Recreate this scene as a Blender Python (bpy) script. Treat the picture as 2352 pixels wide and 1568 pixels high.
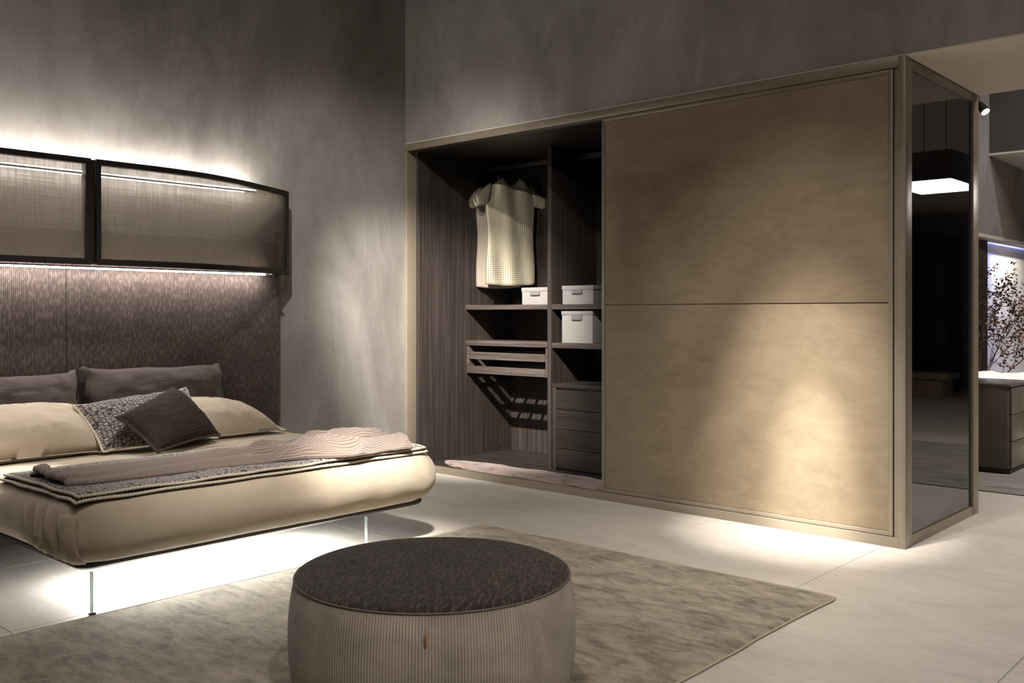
import bpy, bmesh, math, random
from mathutils import Vector, noise
random.seed(7)
for o in list(bpy.data.objects): bpy.data.objects.remove(o)
S = bpy.context.scene
COL = S.collection
PI = math.pi

# ------------------------------------------------------------------ camera
cam_d = bpy.data.cameras.new('camera'); cam = bpy.data.objects.new('camera', cam_d); COL.objects.link(cam)
cam.location = (0, 0, 1.22); cam.rotation_euler = (PI/2, 0, 0.7359)
cam_d.sensor_width = 36; cam_d.lens = 2183.8/2352*36; cam_d.shift_y = -64.27/2352
cam_d.clip_start = 0.05; cam_d.clip_end = 60
S.camera = cam
# ------------------------------------------------------------------ world, exposure
w = bpy.data.worlds.new('world'); S.world = w; w.use_nodes = True
w.node_tree.nodes['Background'].inputs[0].default_value = (1.0, 0.93, 0.84, 1)
w.node_tree.nodes['Background'].inputs[1].default_value = 0.035
S.view_settings.view_transform = 'Standard'; S.view_settings.look = 'None'
S.view_settings.exposure = 0.0; S.view_settings.gamma = 1.0; S.view_settings.use_curve_mapping = False

# ------------------------------------------------------------------ ceiling spotlights (all above the frame)
WARM = (1.0, 0.94, 0.85)
def spot(name, loc, tgt, power, ang, blend=0.6, rad=0.05, col=WARM):
    d = bpy.data.lights.new(name, 'SPOT'); o = bpy.data.objects.new(name, d); COL.objects.link(o)
    d.energy = power; d.spot_size = math.radians(ang); d.spot_blend = blend; d.shadow_soft_size = rad; d.color = col
    o.location = loc; o.rotation_euler = (Vector(tgt)-Vector(loc)).to_track_quat('-Z', 'Y').to_euler()
    return o
spot('spot_corner', (-3.35, 1.75, 4.2), (-5.27, 5.25, 0.98), 4900, 26, 1.0, 0.03)
spot('spot_wardrobe', (-3.25, 1.8, 4.2), (-5.45, 5.1, 0.95), 620, 46, 1.0, 0.06)
spot('spot_dress', (-2.0, -1.8, 4.2), (-5.25, 5.9, 1.85), 800, 10, 0.8, 0.03)
spot('spot_bed_foot', (-1.7, 1.7, 4.1), (-3.74, 3.12, 0.42), 2800, 13, 1.0, 0.12)
spot('spot_bed_wide', (-1.7, 1.6, 4.1), (-3.76, 2.75, 0.40), 700, 32, 1.0, 0.25)
spot('spot_bed_side', (-4.5, 2.7, 4.2), (-4.70, 1.72, 0.48), 1500, 9, 1.0, 0.04)
spot('spot_door', (-2.25, 3.3, 4.2), (-2.32, 5.0, 0.22), 4200, 9.5, 1.0, 0.05)
spot('spot_door_soft', (-2.25, 3.3, 4.2), (-2.34, 5.0, 0.16), 2100, 22, 1.0, 0.05)
spot('spot_door_halo', (-2.1, 2.6, 4.2), (-2.45, 5.0, -0.3), 430, 50, 1.0, 0.06)
spot('spot_floor_right', (-1.9, 1.5, 4.2), (-0.9, 3.9, 0.0), 300, 54, 1.0, 0.08)
spot('spot_floor_front', (0.6, 0.6, 4.2), (-1.4, 2.2, 0.0), 340, 56, 1.0, 0.1)
spot('spot_bed_general', (-2.6, 2.2, 4.2), (-5.05, 2.2, 0.6), 330, 30, 1.0, 0.12)
# unseen area lights added under the ceiling as soft ambient fill
def fill_light(name, loc, size, power):
    d = bpy.data.lights.new(name, 'AREA'); o = bpy.data.objects.new(name, d); COL.objects.link(o)
    d.energy = power; d.size = size; d.color = (1, .85, .75); o.location = loc
fill_light('fill_light_near', (-1.4, 0.9, 4.45), 2.0, 46)
fill_light('fill_light_aisle', (1.8, 3.2, 4.45), 2.0, 22)
fill_light('fill_light_behind', (0.2, 8.0, 4.45), 1.6, 130)
# display lights of the room behind, with two added fill spots
spot('spot_back_wall', (-3.25, 13.2, 3.2), (-3.62, 13.9, 1.2), 900, 70, 0.9, 0.05, (1, .93, .85))
spot('spot_back_wall_blue', (-3.25, 12.2, 3.0), (-3.62, 12.9, 0.6), 420, 80, 0.9, 0.05, (.25, .36, 1.0))
spot('spot_back_bed', (-1.4, 8.3, 3.3), (-2.3, 9.4, 0.6), 420, 44, 0.8, 0.05)
spot('fill_back_floor', (0.8, 7.6, 4.2), (-0.9, 7.6, 0.0), 420, 70, 0.9, 0.05)  # added fill to brighten the back floor and its mirror image
spot('fill_back_plaster', (-0.9, 9.6, 4.2), (-2.9, 11.2, 2.4), 120, 60, 0.9, 0.05, (.9, .9, 1))  # added fill, lifts the dark plaster over the opening

# ------------------------------------------------------------------ material helpers
MATS = {}
class NT:
    def __init__(s, name):
        s.m = bpy.data.materials.new(name); s.m.use_nodes = True; s.t = s.m.node_tree
        s.b = s.t.nodes['Principled BSDF']; s.out = s.t.nodes['Material Output']
    def n(s, typ, **kw):
        x = s.t.nodes.new(typ)
        for k, v in kw.items(): setattr(x, k, v)
        return x
    def l(s, a, b): s.t.links.new(a, b)
    def val(s, node, **kw):
        for k, v in kw.items(): node.inputs[k].default_value = v
        return node
    def coord(s, kind='pos', scale=(1, 1, 1), rot=(0, 0, 0)):
        mp = s.n('ShaderNodeMapping'); mp.inputs['Scale'].default_value = scale; mp.inputs['Rotation'].default_value = rot
        if kind == 'pos': s.l(s.n('ShaderNodeNewGeometry').outputs['Position'], mp.inputs['Vector'])
        elif kind == 'uv': s.l(s.n('ShaderNodeUVMap').outputs['UV'], mp.inputs['Vector'])
        else: s.l(s.n('ShaderNodeTexCoord').outputs['Object'], mp.inputs['Vector'])
        return mp.outputs['Vector']
    def noise(s, vec, scale=5, detail=4, rough=.55, dist=0):
        x = s.n('ShaderNodeTexNoise'); s.l(vec, x.inputs['Vector'])
        x.inputs['Scale'].default_value = scale; x.inputs['Detail'].default_value = detail
        x.inputs['Roughness'].default_value = rough; x.inputs['Distortion'].default_value = dist
        return x.outputs['Fac']
    def ramp(s, fac, stops, interp='LINEAR'):
        x = s.n('ShaderNodeValToRGB'); s.l(fac, x.inputs['Fac']); r = x.color_ramp; r.interpolation = interp
        while len(r.elements) < len(stops): r.elements.new(0.5)
        for e, (p, c) in zip(r.elements, stops):
            e.position = p; e.color = (c, c, c, 1) if isinstance(c, (int, float)) else (*c, 1)
        return x.outputs['Color']
    def mix(s, fac, a, b, blend='MIX'):
        x = s.n('ShaderNodeMix', data_type='RGBA', blend_type=blend)
        for i, v in ((0, fac), (6, a), (7, b)):
            if hasattr(v, 'is_linked') or hasattr(v, 'node'): s.l(v, x.inputs[i])
            elif i == 0: x.inputs[0].default_value = v
            else: x.inputs[i].default_value = (*v, 1)
        return x.outputs[2]
    def math(s, op, a, b=None, c=None):
        x = s.n('ShaderNodeMath', operation=op)
        for i, v in enumerate((a, b, c)):
            if v is None: continue
            if isinstance(v, (int, float)): x.inputs[i].default_value = v
            else: s.l(v, x.inputs[i])
        return x.outputs[0]
    def sep(s, vec):
        x = s.n('ShaderNodeSeparateXYZ'); s.l(vec, x.inputs[0]); return x.outputs
    def wave(s, vec, axis, pitch, sharp=False):
        f = s.math('SINE', s.math('MULTIPLY', s.sep(vec)[axis], 2*PI/pitch))
        return s.math('MULTIPLY_ADD', f, .5, .5)
    def bump(s, h, strength=.3, dist=.01):
        x = s.n('ShaderNodeBump'); x.inputs['Strength'].default_value = strength; x.inputs['Distance'].default_value = dist
        s.l(h, x.inputs['Height']); s.l(x.outputs['Normal'], s.b.inputs['Normal'])
    def set(s, color=None, rough=.5, metal=0, spec=.5, sheen=0, coat=0):
        b = s.b
        if color is not None:
            if isinstance(color, tuple): b.inputs['Base Color'].default_value = (*color, 1)
            else: s.l(color, b.inputs['Base Color'])
        if isinstance(rough, (int, float)): b.inputs['Roughness'].default_value = rough
        else: s.l(rough, b.inputs['Roughness'])
        b.inputs['Metallic'].default_value = metal; b.inputs['Specular IOR Level'].default_value = spec
        b.inputs['Sheen Weight'].default_value = sheen; b.inputs['Coat Weight'].default_value = coat
        return s
def done(t, key): MATS[key] = t.m; return t.m
def plain(key, col, rough=.5, metal=0, spec=.5, var=.0, sheen=0):
    t = NT(key); c = col
    if var:
        f = t.noise(t.coord('pos'), 9, 5)
        c = t.ramp(f, [(.3, tuple(x*(1-var) for x in col)), (.7, tuple(min(1, x*(1+var)) for x in col))])
    t.set(c, rough, metal, spec, sheen); return done(t, key)
def emis(key, col, strength):
    t = NT(key); t.set((.8, .8, .8), .5)
    t.b.inputs['Emission Color'].default_value = (*col, 1); t.b.inputs['Emission Strength'].default_value = strength
    return done(t, key)

# trowelled plaster
t = NT('plaster'); v = t.coord('pos', (1, 1, .55))
a = t.noise(v, 1.1, 6, .6, 1.2); b = t.noise(t.coord('pos', (1, 1, .35)), 4.5, 8, .65, 1.8); c = t.noise(t.coord('pos', (1, 1, .5)), 34, 4, .6)
f = t.math('ADD', t.math('MULTIPLY', a, .66), t.math('ADD', t.math('MULTIPLY', b, .27), t.math('MULTIPLY', c, .07)))
t.set(t.ramp(f, [(.33, (.165, .150, .137)), (.47, (.235, .218, .202)), (.56, (.285, .268, .25)), (.68, (.355, .335, .313))]), .62, 0, .35)
t.bump(t.math('ADD', b, t.math('MULTIPLY', c, .35)), .18, .02); done(t, 'plaster')
plain('soffit_white', (.62, .56, .47), .7, var=.03)
plain('ceiling_dark', (.06, .055, .05), .8)
# floor tile
t = NT('floor_tile'); v = t.coord('pos', (.8, 2.2, 1))
a = t.noise(v, 1.6, 8, .62, .8); b = t.noise(t.coord('pos', (2.5, 7, 1)), 5, 5, .6, .6)
f = t.math('ADD', t.math('MULTIPLY', a, .62), t.math('MULTIPLY', b, .38))
t.set(t.ramp(f, [(.34, (.40, .375, .335)), (.5, (.475, .447, .405)), (.66, (.55, .52, .475))]), .42, 0, .4); done(t, 'floor_tile')
plain('joint', (.33, .31, .27), .8)
# champagne lacquer frame
plain('frame_metal', (.235, .20, .152), .34, .15, .5, .04)
plain('track_dark', (.05, .045, .04), .4, .3)
# dark wood, vertical grain / horizontal grain
def wood(key, sc, base=1.0):
    t = NT(key); a = t.noise(t.coord('pos', sc), 1.0, 7, .62, .3); b = t.noise(t.coord('pos', tuple(x*.35 for x in sc)), 1.0, 3)
    f = t.math('ADD', t.math('MULTIPLY', a, .65), t.math('MULTIPLY', b, .35))
    t.set(t.ramp(f, [(.34, tuple(x*base for x in (.028, .022, .020))), (.5, tuple(x*base for x in (.062, .049, .043))), (.68, tuple(x*base for x in (.125, .100, .085)))]), .42, 0, .45)
    t.bump(a, .1, .003); return done(t, key)
wood('wood_v', (95, 95, 1.6), .56); wood('wood_h', (2.0, 60, 60), .36); wood('wood_rail', (2.0, 60, 60), 1.0)
# nubuck door leather
t = NT('nubuck'); v = t.coord('pos', (1, 1, 1), (0, .6, 0)); a = t.noise(v, 1.3, 6, .6, 1.3); b = t.noise(t.coord('pos', (2, 2, 5), (0, .55, 0)), 2.3, 7, .65, 1.0); c = t.noise(t.coord('pos'), 260, 2)
f = t.math('ADD', t.math('MULTIPLY', a, .5), t.math('MULTIPLY', b, .5))
t.set(t.ramp(f, [(.33, (.180, .136, .086)), (.5, (.226, .174, .113)), (.67, (.282, .222, .150))]), .62, 0, .3, .25)
t.bump(c, .08, .002); done(t, 'nubuck')
# corduroys: rib axis across u or v (UV in metres)
def cord(key, axis, pitch, lo, hi, patch=(.85, 1.2), strength=.6, speck=.0):
    t = NT(key); uv = t.coord('uv'); wv = t.wave(uv, axis, pitch)
    col = t.mix(wv, lo, hi)
    p = t.ramp(t.noise(uv, 6, 5, .6), [(.35, patch[0]), (.65, patch[1])])
    col = t.mix(1.0, col, p, 'MULTIPLY')
    if speck:
        sc = (1/pitch*.8, 26, 1) if axis == 0 else (26, 1/pitch*.8, 1)
        q = t.ramp(t.noise(t.coord('uv', sc), 1, 2), [(.45, 1-speck), (.7, 1+speck*1.6)])
        col = t.mix(1.0, col, q, 'MULTIPLY')
    t.set(col, .85, 0, .2, .12); t.bump(wv, strength, pitch*.35); return done(t, key)
cord('cord_head', 0, .0105, (.055, .043, .039), (.110, .087, .079), (.82, 1.15), .4, .3)
cord('cord_cushion', 1, .0105, (.055, .044, .041), (.115, .092, .086), (.85, 1.15), .6)
cord('cord_pouf_side', 0, .0092, (.29, .25, .21), (.49, .43, .364), (.74, 1.14), .35)
cord('cord_pouf_top', 0, .0085, (.036, .027, .024), (.060, .046, .041), (.85, 1.15), .3, .5)
plain('pouf_piping', (.13, .11, .095), .85)
plain('leather_tag', (.42, .16, .08), .5)
# bed linen
def linen(key, col, wr=3.5):
    t = NT(key); uv = t.coord('pos'); a = t.noise(uv, 7, 5, .6, .7); b = t.noise(t.coord('pos', (1, 1, 1)), 700, 2)
    t.set(t.mix(t.ramp(a, [(.35, 0.0), (.65, 1.0)]), tuple(x*.95 for x in col), tuple(x*1.04 for x in col)), .78, 0, .25, .2)
    t.bump(t.math('ADD', t.math('MULTIPLY', a, 1.0), t.math('MULTIPLY', b, .02)), .25, .012); return done(t, key)
linen('linen', (.43, .365, .28))
linen('pillow_linen', (.50, .43, .335))
# big-stitch knit (quilt and cushion)
t = NT('knit'); uv = t.coord('uv', (1, 1.35, 1)); vo = t.n('ShaderNodeTexVoronoi', feature='DISTANCE_TO_EDGE'); t.l(uv, vo.inputs['Vector']); vo.inputs['Scale'].default_value = 44; vo.inputs['Randomness'].default_value = .52
d = vo.outputs['Distance']; n1 = t.noise(t.coord('uv'), 90, 3)
col = t.ramp(d, [(.0, (.030, .024, .022)), (.045, (.05, .04, .038)), (.12, (.30, .262, .25)), (.4, (.44, .395, .378))])
t.set(t.mix(1.0, col, t.ramp(n1, [(.3, .7), (.7, 1.15)]), 'MULTIPLY'), .9, 0, .2, .3); t.bump(d, .8, .03); done(t, 'knit')
t = NT('cord_piping'); wv = t.math('MULTIPLY_ADD', t.math('SINE', t.math('MULTIPLY', t.math('ADD', t.sep(t.coord('uv'))[0], t.sep(t.coord('uv'))[1]), 2*PI/.012)), .5, .5)
t.set(t.mix(wv, (.42, .37, .28), (.74, .68, .56)), .8, 0, .2); t.bump(wv, .5, .004); done(t, 'cord_piping')
# rib knit throw
t = NT('rib_knit'); uv = t.coord('uv'); w1 = t.wave(uv, 1, .0125); w2 = t.wave(uv, 0, .011)
h = t.math('MAXIMUM', t.math('MULTIPLY', w1, w2), t.math('MULTIPLY', w1, .55)); col = t.mix(h, (.145, .108, .09), (.40, .315, .275))
t.set(col, .9, 0, .2, .4); t.bump(h, .7, .006); done(t, 'rib_knit')
# dark honeycomb cushion
t = NT('honeycomb'); uv = t.coord('uv'); w1 = t.wave(uv, 0, .0125); w2 = t.wave(uv, 1, .0125); h = t.math('MULTIPLY', w1, w2)
t.set(t.mix(t.ramp(h, [(.35, 0.0), (.85, 1.0)]), (.032, .0225, .0175), (.085, .058, .044)), .85, 0, .2, 0); t.bump(h, .7, .006); done(t, 'honeycomb')
plain('cushion_brown', (.042, .029, .023), .85)
# woven translucent screen fabric
t = NT('screen_fabric'); uv = t.coord('uv')
jit = t.noise(t.coord('uv', (1, 1, 1)), 16, 3); ux, uy, _ = t.sep(uv)
vx = t.math('SINE', t.math('MULTIPLY', t.math('ADD', ux, t.math('MULTIPLY', jit, .006)), 2*PI/.0072))
vy = t.math('SINE', t.math('MULTIPLY', t.math('ADD', uy, t.math('MULTIPLY', jit, .006)), 2*PI/.0058))
nx = t.noise(t.coord('uv', (130, 2.2, 1)), 1, 3); ny = t.noise(t.coord('uv', (2.6, 150, 1)), 1, 3)
hx = t.math('SUBTRACT', t.math('MULTIPLY_ADD', vx, .5, .5), t.math('MULTIPLY', nx, .75)); hy = t.math('SUBTRACT', t.math('MULTIPLY_ADD', vy, .5, .5), t.math('MULTIPLY', ny, .75))
sl1 = t.ramp(t.noise(t.coord('uv', (75, 2.5, 1)), 1, 4, .7), [(.36, .25), (.6, 1.0)]); sl2 = t.ramp(t.noise(t.coord('uv', (3, 85, 1)), 1, 4, .7), [(.36, .35), (.6, 1.0)])
op = t.math('MULTIPLY', t.math('MULTIPLY', sl1, sl2), t.math('MULTIPLY', t.ramp(hx, [(.0, 0.0), (.22, 1.0)]), t.ramp(hy, [(.0, 0.0), (.22, 1.0)])))
tr = t.n('ShaderNodeBsdfTransparent'); df = t.n('ShaderNodeBsdfDiffuse'); tl = t.n('ShaderNodeBsdfTranslucent')
df.inputs[0].default_value = (.11, .095, .075, 1); tl.inputs[0].default_value = (.10, .085, .068, 1)
ms = t.n('ShaderNodeMixShader'); ms.inputs[0].default_value = .5; t.l(df.outputs[0], ms.inputs[1]); t.l(tl.outputs[0], ms.inputs[2])
mx = t.n('ShaderNodeMixShader'); t.l(t.math('MULTIPLY_ADD', op, .95, .05), mx.inputs[0]); t.l(ms.outputs[0], mx.inputs[1]); t.l(tr.outputs[0], mx.inputs[2]); t.l(mx.outputs[0], t.out.inputs[0]); done(t, 'screen_fabric')
plain('screen_frame', (.016, .013, .012), .5, 0, .4)
plain('bed_base', (.028, .021, .018), .45)
# glass
def sheet_glass(key, tint, refl_rough=.02, ior=1.5, add=0.0):
    t = NT(key); tr = t.n('ShaderNodeBsdfTransparent'); tr.inputs[0].default_value = (*tint, 1)
    gl = t.n('ShaderNodeBsdfGlossy'); gl.inputs['Roughness'].default_value = refl_rough; gl.inputs[0].default_value = (.9, .9, .9, 1)
    fr = t.n('ShaderNodeFresnel'); fr.inputs['IOR'].default_value = ior
    mx = t.n('ShaderNodeMixShader'); t.l(t.math('MULTIPLY_ADD', fr.outputs[0], 1-add, add), mx.inputs[0]); t.l(tr.outputs[0], mx.inputs[1]); t.l(gl.outputs[0], mx.inputs[2]); t.l(mx.outputs[0], t.out.inputs[0])
    return done(t, key)
sheet_glass('smoked_glass', (.25, .24, .23), .012, 1.75, .08)
sheet_glass('clear_glass', (.97, .99, .98), .01, 1.3)
t = NT('glass_edge'); t.set((.70, .88, .83), .15, 0, .6); t.b.inputs['Transmission Weight'].default_value = .35; done(t, 'glass_edge')
plain('steel', (.5, .49, .47), .3, 1.0)
plain('dark_metal', (.06, .055, .052), .4, .6)
# rugs
def rugm(key, lo, mid, hi, sc):
    t = NT(key); a = t.noise(t.coord('pos', sc), 2.6, 6, .65, .35); b = t.noise(t.coord('pos', tuple(x*3 for x in sc)), 2.6, 4, .6, .5); c = t.noise(t.coord('pos'), 170, 3, .7)
    f = t.math('ADD', t.math('MULTIPLY', a, .50), t.math('ADD', t.math('MULTIPLY', b, .33), t.math('MULTIPLY', c, .17)))
    t.set(t.ramp(f, [(.40, lo), (.475, mid), (.57, hi)]), .75, 0, .25, .4); t.bump(t.math('ADD', b, t.math('MULTIPLY', c, .8)), .45, .02); return done(t, key)
rugm('rug_main', (.078, .059, .039), (.198, .160, .109), (.33, .28, .20), (1.7, 3.6, 1))
rugm('rug_back', (.10, .09, .078), (.19, .17, .15), (.30, .28, .25), (.7, 6.5, 1))
plain('rug_binding', (.40, .35, .25), .8)
t = NT('pelt'); a = t.noise(t.coord('pos', (2, 5, 1)), 3.2, 5, .6, 1.0); b = t.noise(t.coord('pos'), 120, 3)
t.set(t.ramp(a, [(.33, (.085, .055, .05)), (.41, (.17, .12, .107)), (.47, (.245, .18, .16)), (.7, (.28, .212, .188))]), .8, 0, .2, .3); t.bump(b, .3, .01); done(t, 'pelt')
# wardrobe things
plain('box_grey', (.27, .255, .247), .7, var=.02)
plain('box_tab', (.17, .165, .165), .6)
plain('box_brown', (.22, .19, .165), .7)
t = NT('check_dress'); uv = t.coord('uv'); w1 = t.wave(uv, 0, .0185); w2 = t.wave(uv, 1, .0185)
ln = t.math('MAXIMUM', t.ramp(w1, [(.62, 0.0), (.8, 1.0)]), t.ramp(w2, [(.62, 0.0), (.8, 1.0)]))
big = t.ramp(t.noise(t.coord('uv', (3.5, 1.6, 1), (0, 0, .7)), 1.3, 2, .5), [(.40, 0.0), (.56, 1.0)])
sq = t.mix(big, (.13, .105, .078), (.36, .32, .22))
t.set(t.mix(ln, sq, (.46, .42, .315)), .45, .15, .5, .2); done(t, 'check_dress')
plain('dress_lining', (.72, .69, .62), .7)
plain('taupe_cloth', (.30, .25, .205), .8, var=.03, sheen=.2)
plain('hanger_black', (.03, .03, .032), .45)
# background
plain('chest_lacquer', (.125, .105, .085), .22, 0, .5)
plain('chest_gap', (.03, .028, .025), .5)
plain('back_plaster', (.20, .185, .185), .65, var=.2)
plain('lit_wall', (.55, .52, .50), .7, var=.06)
plain('column_dark', (.045, .036, .03), .5, var=.15)
plain('fur', (.78, .74, .67), .9, sheen=.5, var=.04)
plain('mattress_back', (.55, .50, .43), .8)
plain('bark', (.05, .035, .028), .8)
t = NT('leaf'); oi = t.noise(t.coord('pos'), 9, 2); t.set(t.ramp(oi, [(.38, (.028, .034, .018)), (.5, (.075, .035, .028)), (.62, (.20, .075, .065)), (.72, (.34, .16, .13))]), .6); done(t, 'leaf')
plain('pot', (.12, .10, .085), .6)
plain('bench_tan', (.33, .26, .17), .4)
plain('cabinet_black', (.03, .027, .026), .3)
plain('rope', (.35, .16, .07), .7)
plain('lamp_body', (.04, .036, .032), .45)
emis('led_top', (1.0, .94, .87), 240); emis('led_low', (1.0, .93, .86), 66); emis('led_bottom', (1.0, .91, .82), 95); emis('led_bed', (1.0, .98, .95), 18)
emis('panel_light', (1.0, .96, .9), 14); emis('bulb', (1, .97, .92), 30); emis('blue_cove', (.22, .30, 1.0), 1.1)

# ------------------------------------------------------------------ object helpers
class Thing:
    def __init__(s, name, loc, label, cat, group=None, kind=None):
        s.o = bpy.data.objects.new(name, None); COL.objects.link(s.o); s.loc = Vector(loc); s.o.location = s.loc
        s.o.empty_display_size = .1
        if kind: s.o['kind'] = kind
        s.o['label'] = label; s.o['category'] = cat
        if group: s.o['group'] = group
def shade(me, ang=40):
    for p in me.polygons: p.use_smooth = True
    me.set_sharp_from_angle(angle=math.radians(ang))
def mk(name, bm, mat, T=None, parent=None, loc=None, smooth=True, label=None, ang=40):
    """bm holds world coordinates; T = Thing (or None for top-level with loc)"""
    base = T.loc if T else Vector(loc if loc is not None else (0, 0, 0))
    bmesh.ops.translate(bm, verts=bm.verts, vec=-base)
    bmesh.ops.recalc_face_normals(bm, faces=bm.faces)
    me = bpy.data.meshes.new(name); bm.to_mesh(me); bm.free()
    mats = mat if isinstance(mat, (list, tuple)) else [mat]
    for m in mats: me.materials.append(MATS[m])
    if smooth: shade(me, ang)
    o = bpy.data.objects.new(name, me); COL.objects.link(o)
    if T: o.parent = parent if parent is not None else T.o
    else: o.location = base
    if label: o['label'] = label
    return o
def tag(o, label, cat, group=None, kind=None):
    o['label'] = label; o['category'] = cat
    if group: o['group'] = group
    if kind: o['kind'] = kind
    return o
def bbox(bm, x0, x1, y0, y1, z0, z1, bev=0.0, seg=2):
    t = bmesh.new(); r = bmesh.ops.create_cube(t, size=1.0)
    for v in t.verts: v.co = Vector(((x0+x1)/2+v.co.x*(x1-x0), (y0+y1)/2+v.co.y*(y1-y0), (z0+z1)/2+v.co.z*(z1-z0)))
    if bev: bmesh.ops.bevel(t, geom=t.edges[:], offset=bev, segments=seg, affect='EDGES', profile=.6)
    join(bm, t); return bm
def join(bm, t):
    me = bpy.data.meshes.new('tmp'); t.to_mesh(me); t.free(); bm.from_mesh(me); bpy.data.meshes.remove(me)
def box(name, x0, x1, y0, y1, z0, z1, mat, T=None, parent=None, bev=.002, loc=None, label=None):
    return mk(name, bbox(bmesh.new(), x0, x1, y0, y1, z0, z1, bev), mat, T, parent, loc, label=label)
def tube(bm, pts, r, n=8, closed=False, uvl=None, cap=True):
    pts = [Vector(p) for p in pts]; N = len(pts); rings = []; L = 0
    up = Vector((0, 0, 1))
    for i, p in enumerate(pts):
        a = pts[(i-1) % N] if (closed or i > 0) else p; b = pts[(i+1) % N] if (closed or i < N-1) else p
        d = (b-a).normalized(); s = d.cross(up)
        if s.length < .05: s = d.cross(Vector((1, 0, 0)))
        s.normalize(); u = s.cross(d).normalized(); rr = r[i] if isinstance(r, (list, tuple)) else r
        rings.append([bm.verts.new(p+s*math.cos(2*PI*k/n)*rr+u*math.sin(2*PI*k/n)*rr) for k in range(n)])
        if i: pass
    acc = [0]
    for i in range(1, N+1): acc.append(acc[-1]+(pts[i % N]-pts[i-1]).length)
    for i in range(N if closed else N-1):
        A, B = rings[i], rings[(i+1) % N]
        for k in range(n):
            f = bm.faces.new((A[k], A[(k+1) % n], B[(k+1) % n], B[k]))
            if uvl:
                for lp, (q, kk) in zip(f.loops, ((i, k), (i, k+1), (i+1, k+1), (i+1, k))): lp[uvl].uv = (acc[q], kk*.012/n)
    if cap and not closed:
        bm.faces.new(rings[0]); bm.faces.new(rings[-1][::-1])
    return bm
def grid(bm, nu, nv, fn, uvfn=None, uvl=None, flip=False, closed_u=False):
    V = [[bm.verts.new(fn(i, j)) for i in range(nu)] for j in range(nv)]
    for j in range(nv-1):
        for i in range(nu if closed_u else nu-1):
            q = [(i, j), (i+1, j), (i+1, j+1), (i, j+1)]
            f = bm.faces.new([V[b][a % nu] for a, b in q])
            if uvl and uvfn:
                for lp, (a, b) in zip(f.loops, q): lp[uvl].uv = uvfn(a, b)
    return V
def lathe(bm, cx, cy, prof, n=48, uvl=None, cap_top=True, cap_bot=True):
    R = prof[0][0] if prof else 1
    rm = max(p[0] for p in prof); acc = [0]
    for a, b in zip(prof, prof[1:]): acc.append(acc[-1]+math.hypot(b[0]-a[0], b[1]-a[1]))
    V = grid(bm, n, len(prof), lambda i, j: (cx+prof[j][0]*math.cos(2*PI*i/n), cy+prof[j][0]*math.sin(2*PI*i/n), prof[j][1]),
             lambda i, j: (2*PI*rm*i/n, acc[j]), uvl, closed_u=True)
    if cap_bot: bm.faces.new(V[0][::-1])
    if cap_top: bm.faces.new(V[-1])
    return V
def bmuv():
    bm = bmesh.new(); return bm, bm.loops.layers.uv.new('UVMap')
def nz(x, y, z=0, s=1.0): return noise.noise(Vector((x*s, y*s, z*s)))
def copy_tree(o, parent=None):
    c = o.copy(); COL.objects.link(c); c.parent = parent
    for ch in list(o.children): copy_tree(ch, c)
    return c

XL = -5.688; YB = 5.006; H = 2.557; XR = -1.791; DEP = 1.23
# ================================================================== THE SETTING
def structure(name, bm, mat, T=None, loc=(0, 0, 0), label=None):
    o = mk(name, bm, mat, loc=loc); o['kind'] = 'structure'
    if label: o['label'] = label
    return o
fl = structure('floor', bbox(bmesh.new(), -6, 6.2, -4, 16.3, -.12, -.004), 'joint', label='light grey stone floor of long large tiles')
TX, TY = .985, 1.97
bm = bbox(bmesh.new(), .0012, TX-.0012, .0012, TY-.0012, -.004, 0, .0008, 1)
tile_me = bpy.data.meshes.new('tile'); bm.to_mesh(tile_me); bm.free(); tile_me.materials.append(MATS['floor_tile'])
for i in range(-4, 8):
    for j in range(-3, 8):
        x0 = -1.905+i*TX; y0 = 1.41+j*TY
        if x0 > 5.2 or x0 < -5.9: continue
        o = bpy.data.objects.new('tile', tile_me); COL.objects.link(o); o.location = (x0, y0, 0); o.parent = fl
structure('wall_left', bbox(bmesh.new(), XL-.2, XL, -4, 5.05, 0, 4.5), 'plaster', label='grey brown trowelled plaster wall behind the bed')
structure('wall_back', bbox(bmesh.new(), XL-.2, 6.0, YB+.014, YB+1.225, H+.006, 4.5), 'plaster', label='grey brown plaster bulkhead wall above the wardrobe')
box_s = structure('trim_1', bbox(bmesh.new(), XR+.002, 6.0, YB+.012, YB+1.225, H-.004, H+.006), 'soffit_white', label='pale painted soffit under the bulkhead beside the wardrobe')
structure('trim_2', bbox(bmesh.new(), XL, XR, YB+.009, YB+.03, H+.002, H+.008), 'soffit_white', label='thin pale strip standing in for the lit wall edge along the wardrobe top')  # pale strip imitates light caught on the bottom edge of the wall
structure('ceiling', bbox(bmesh.new(), -6, 6.2, -4, 16.3, 4.5, 4.6), 'ceiling_dark', label='dark high ceiling')
structure('wall_right', bbox(bmesh.new(), 6.0, 6.2, -4, 16.3, 0, 4.5), 'back_plaster')
structure('wall_front', bbox(bmesh.new(), -6, 6.2, -4.2, -4, 0, 4.5), 'back_plaster')
structure('wall_far', bbox(bmesh.new(), -6, 6.2, 16.1, 16.3, 0, 4.5), 'back_plaster')
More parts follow.
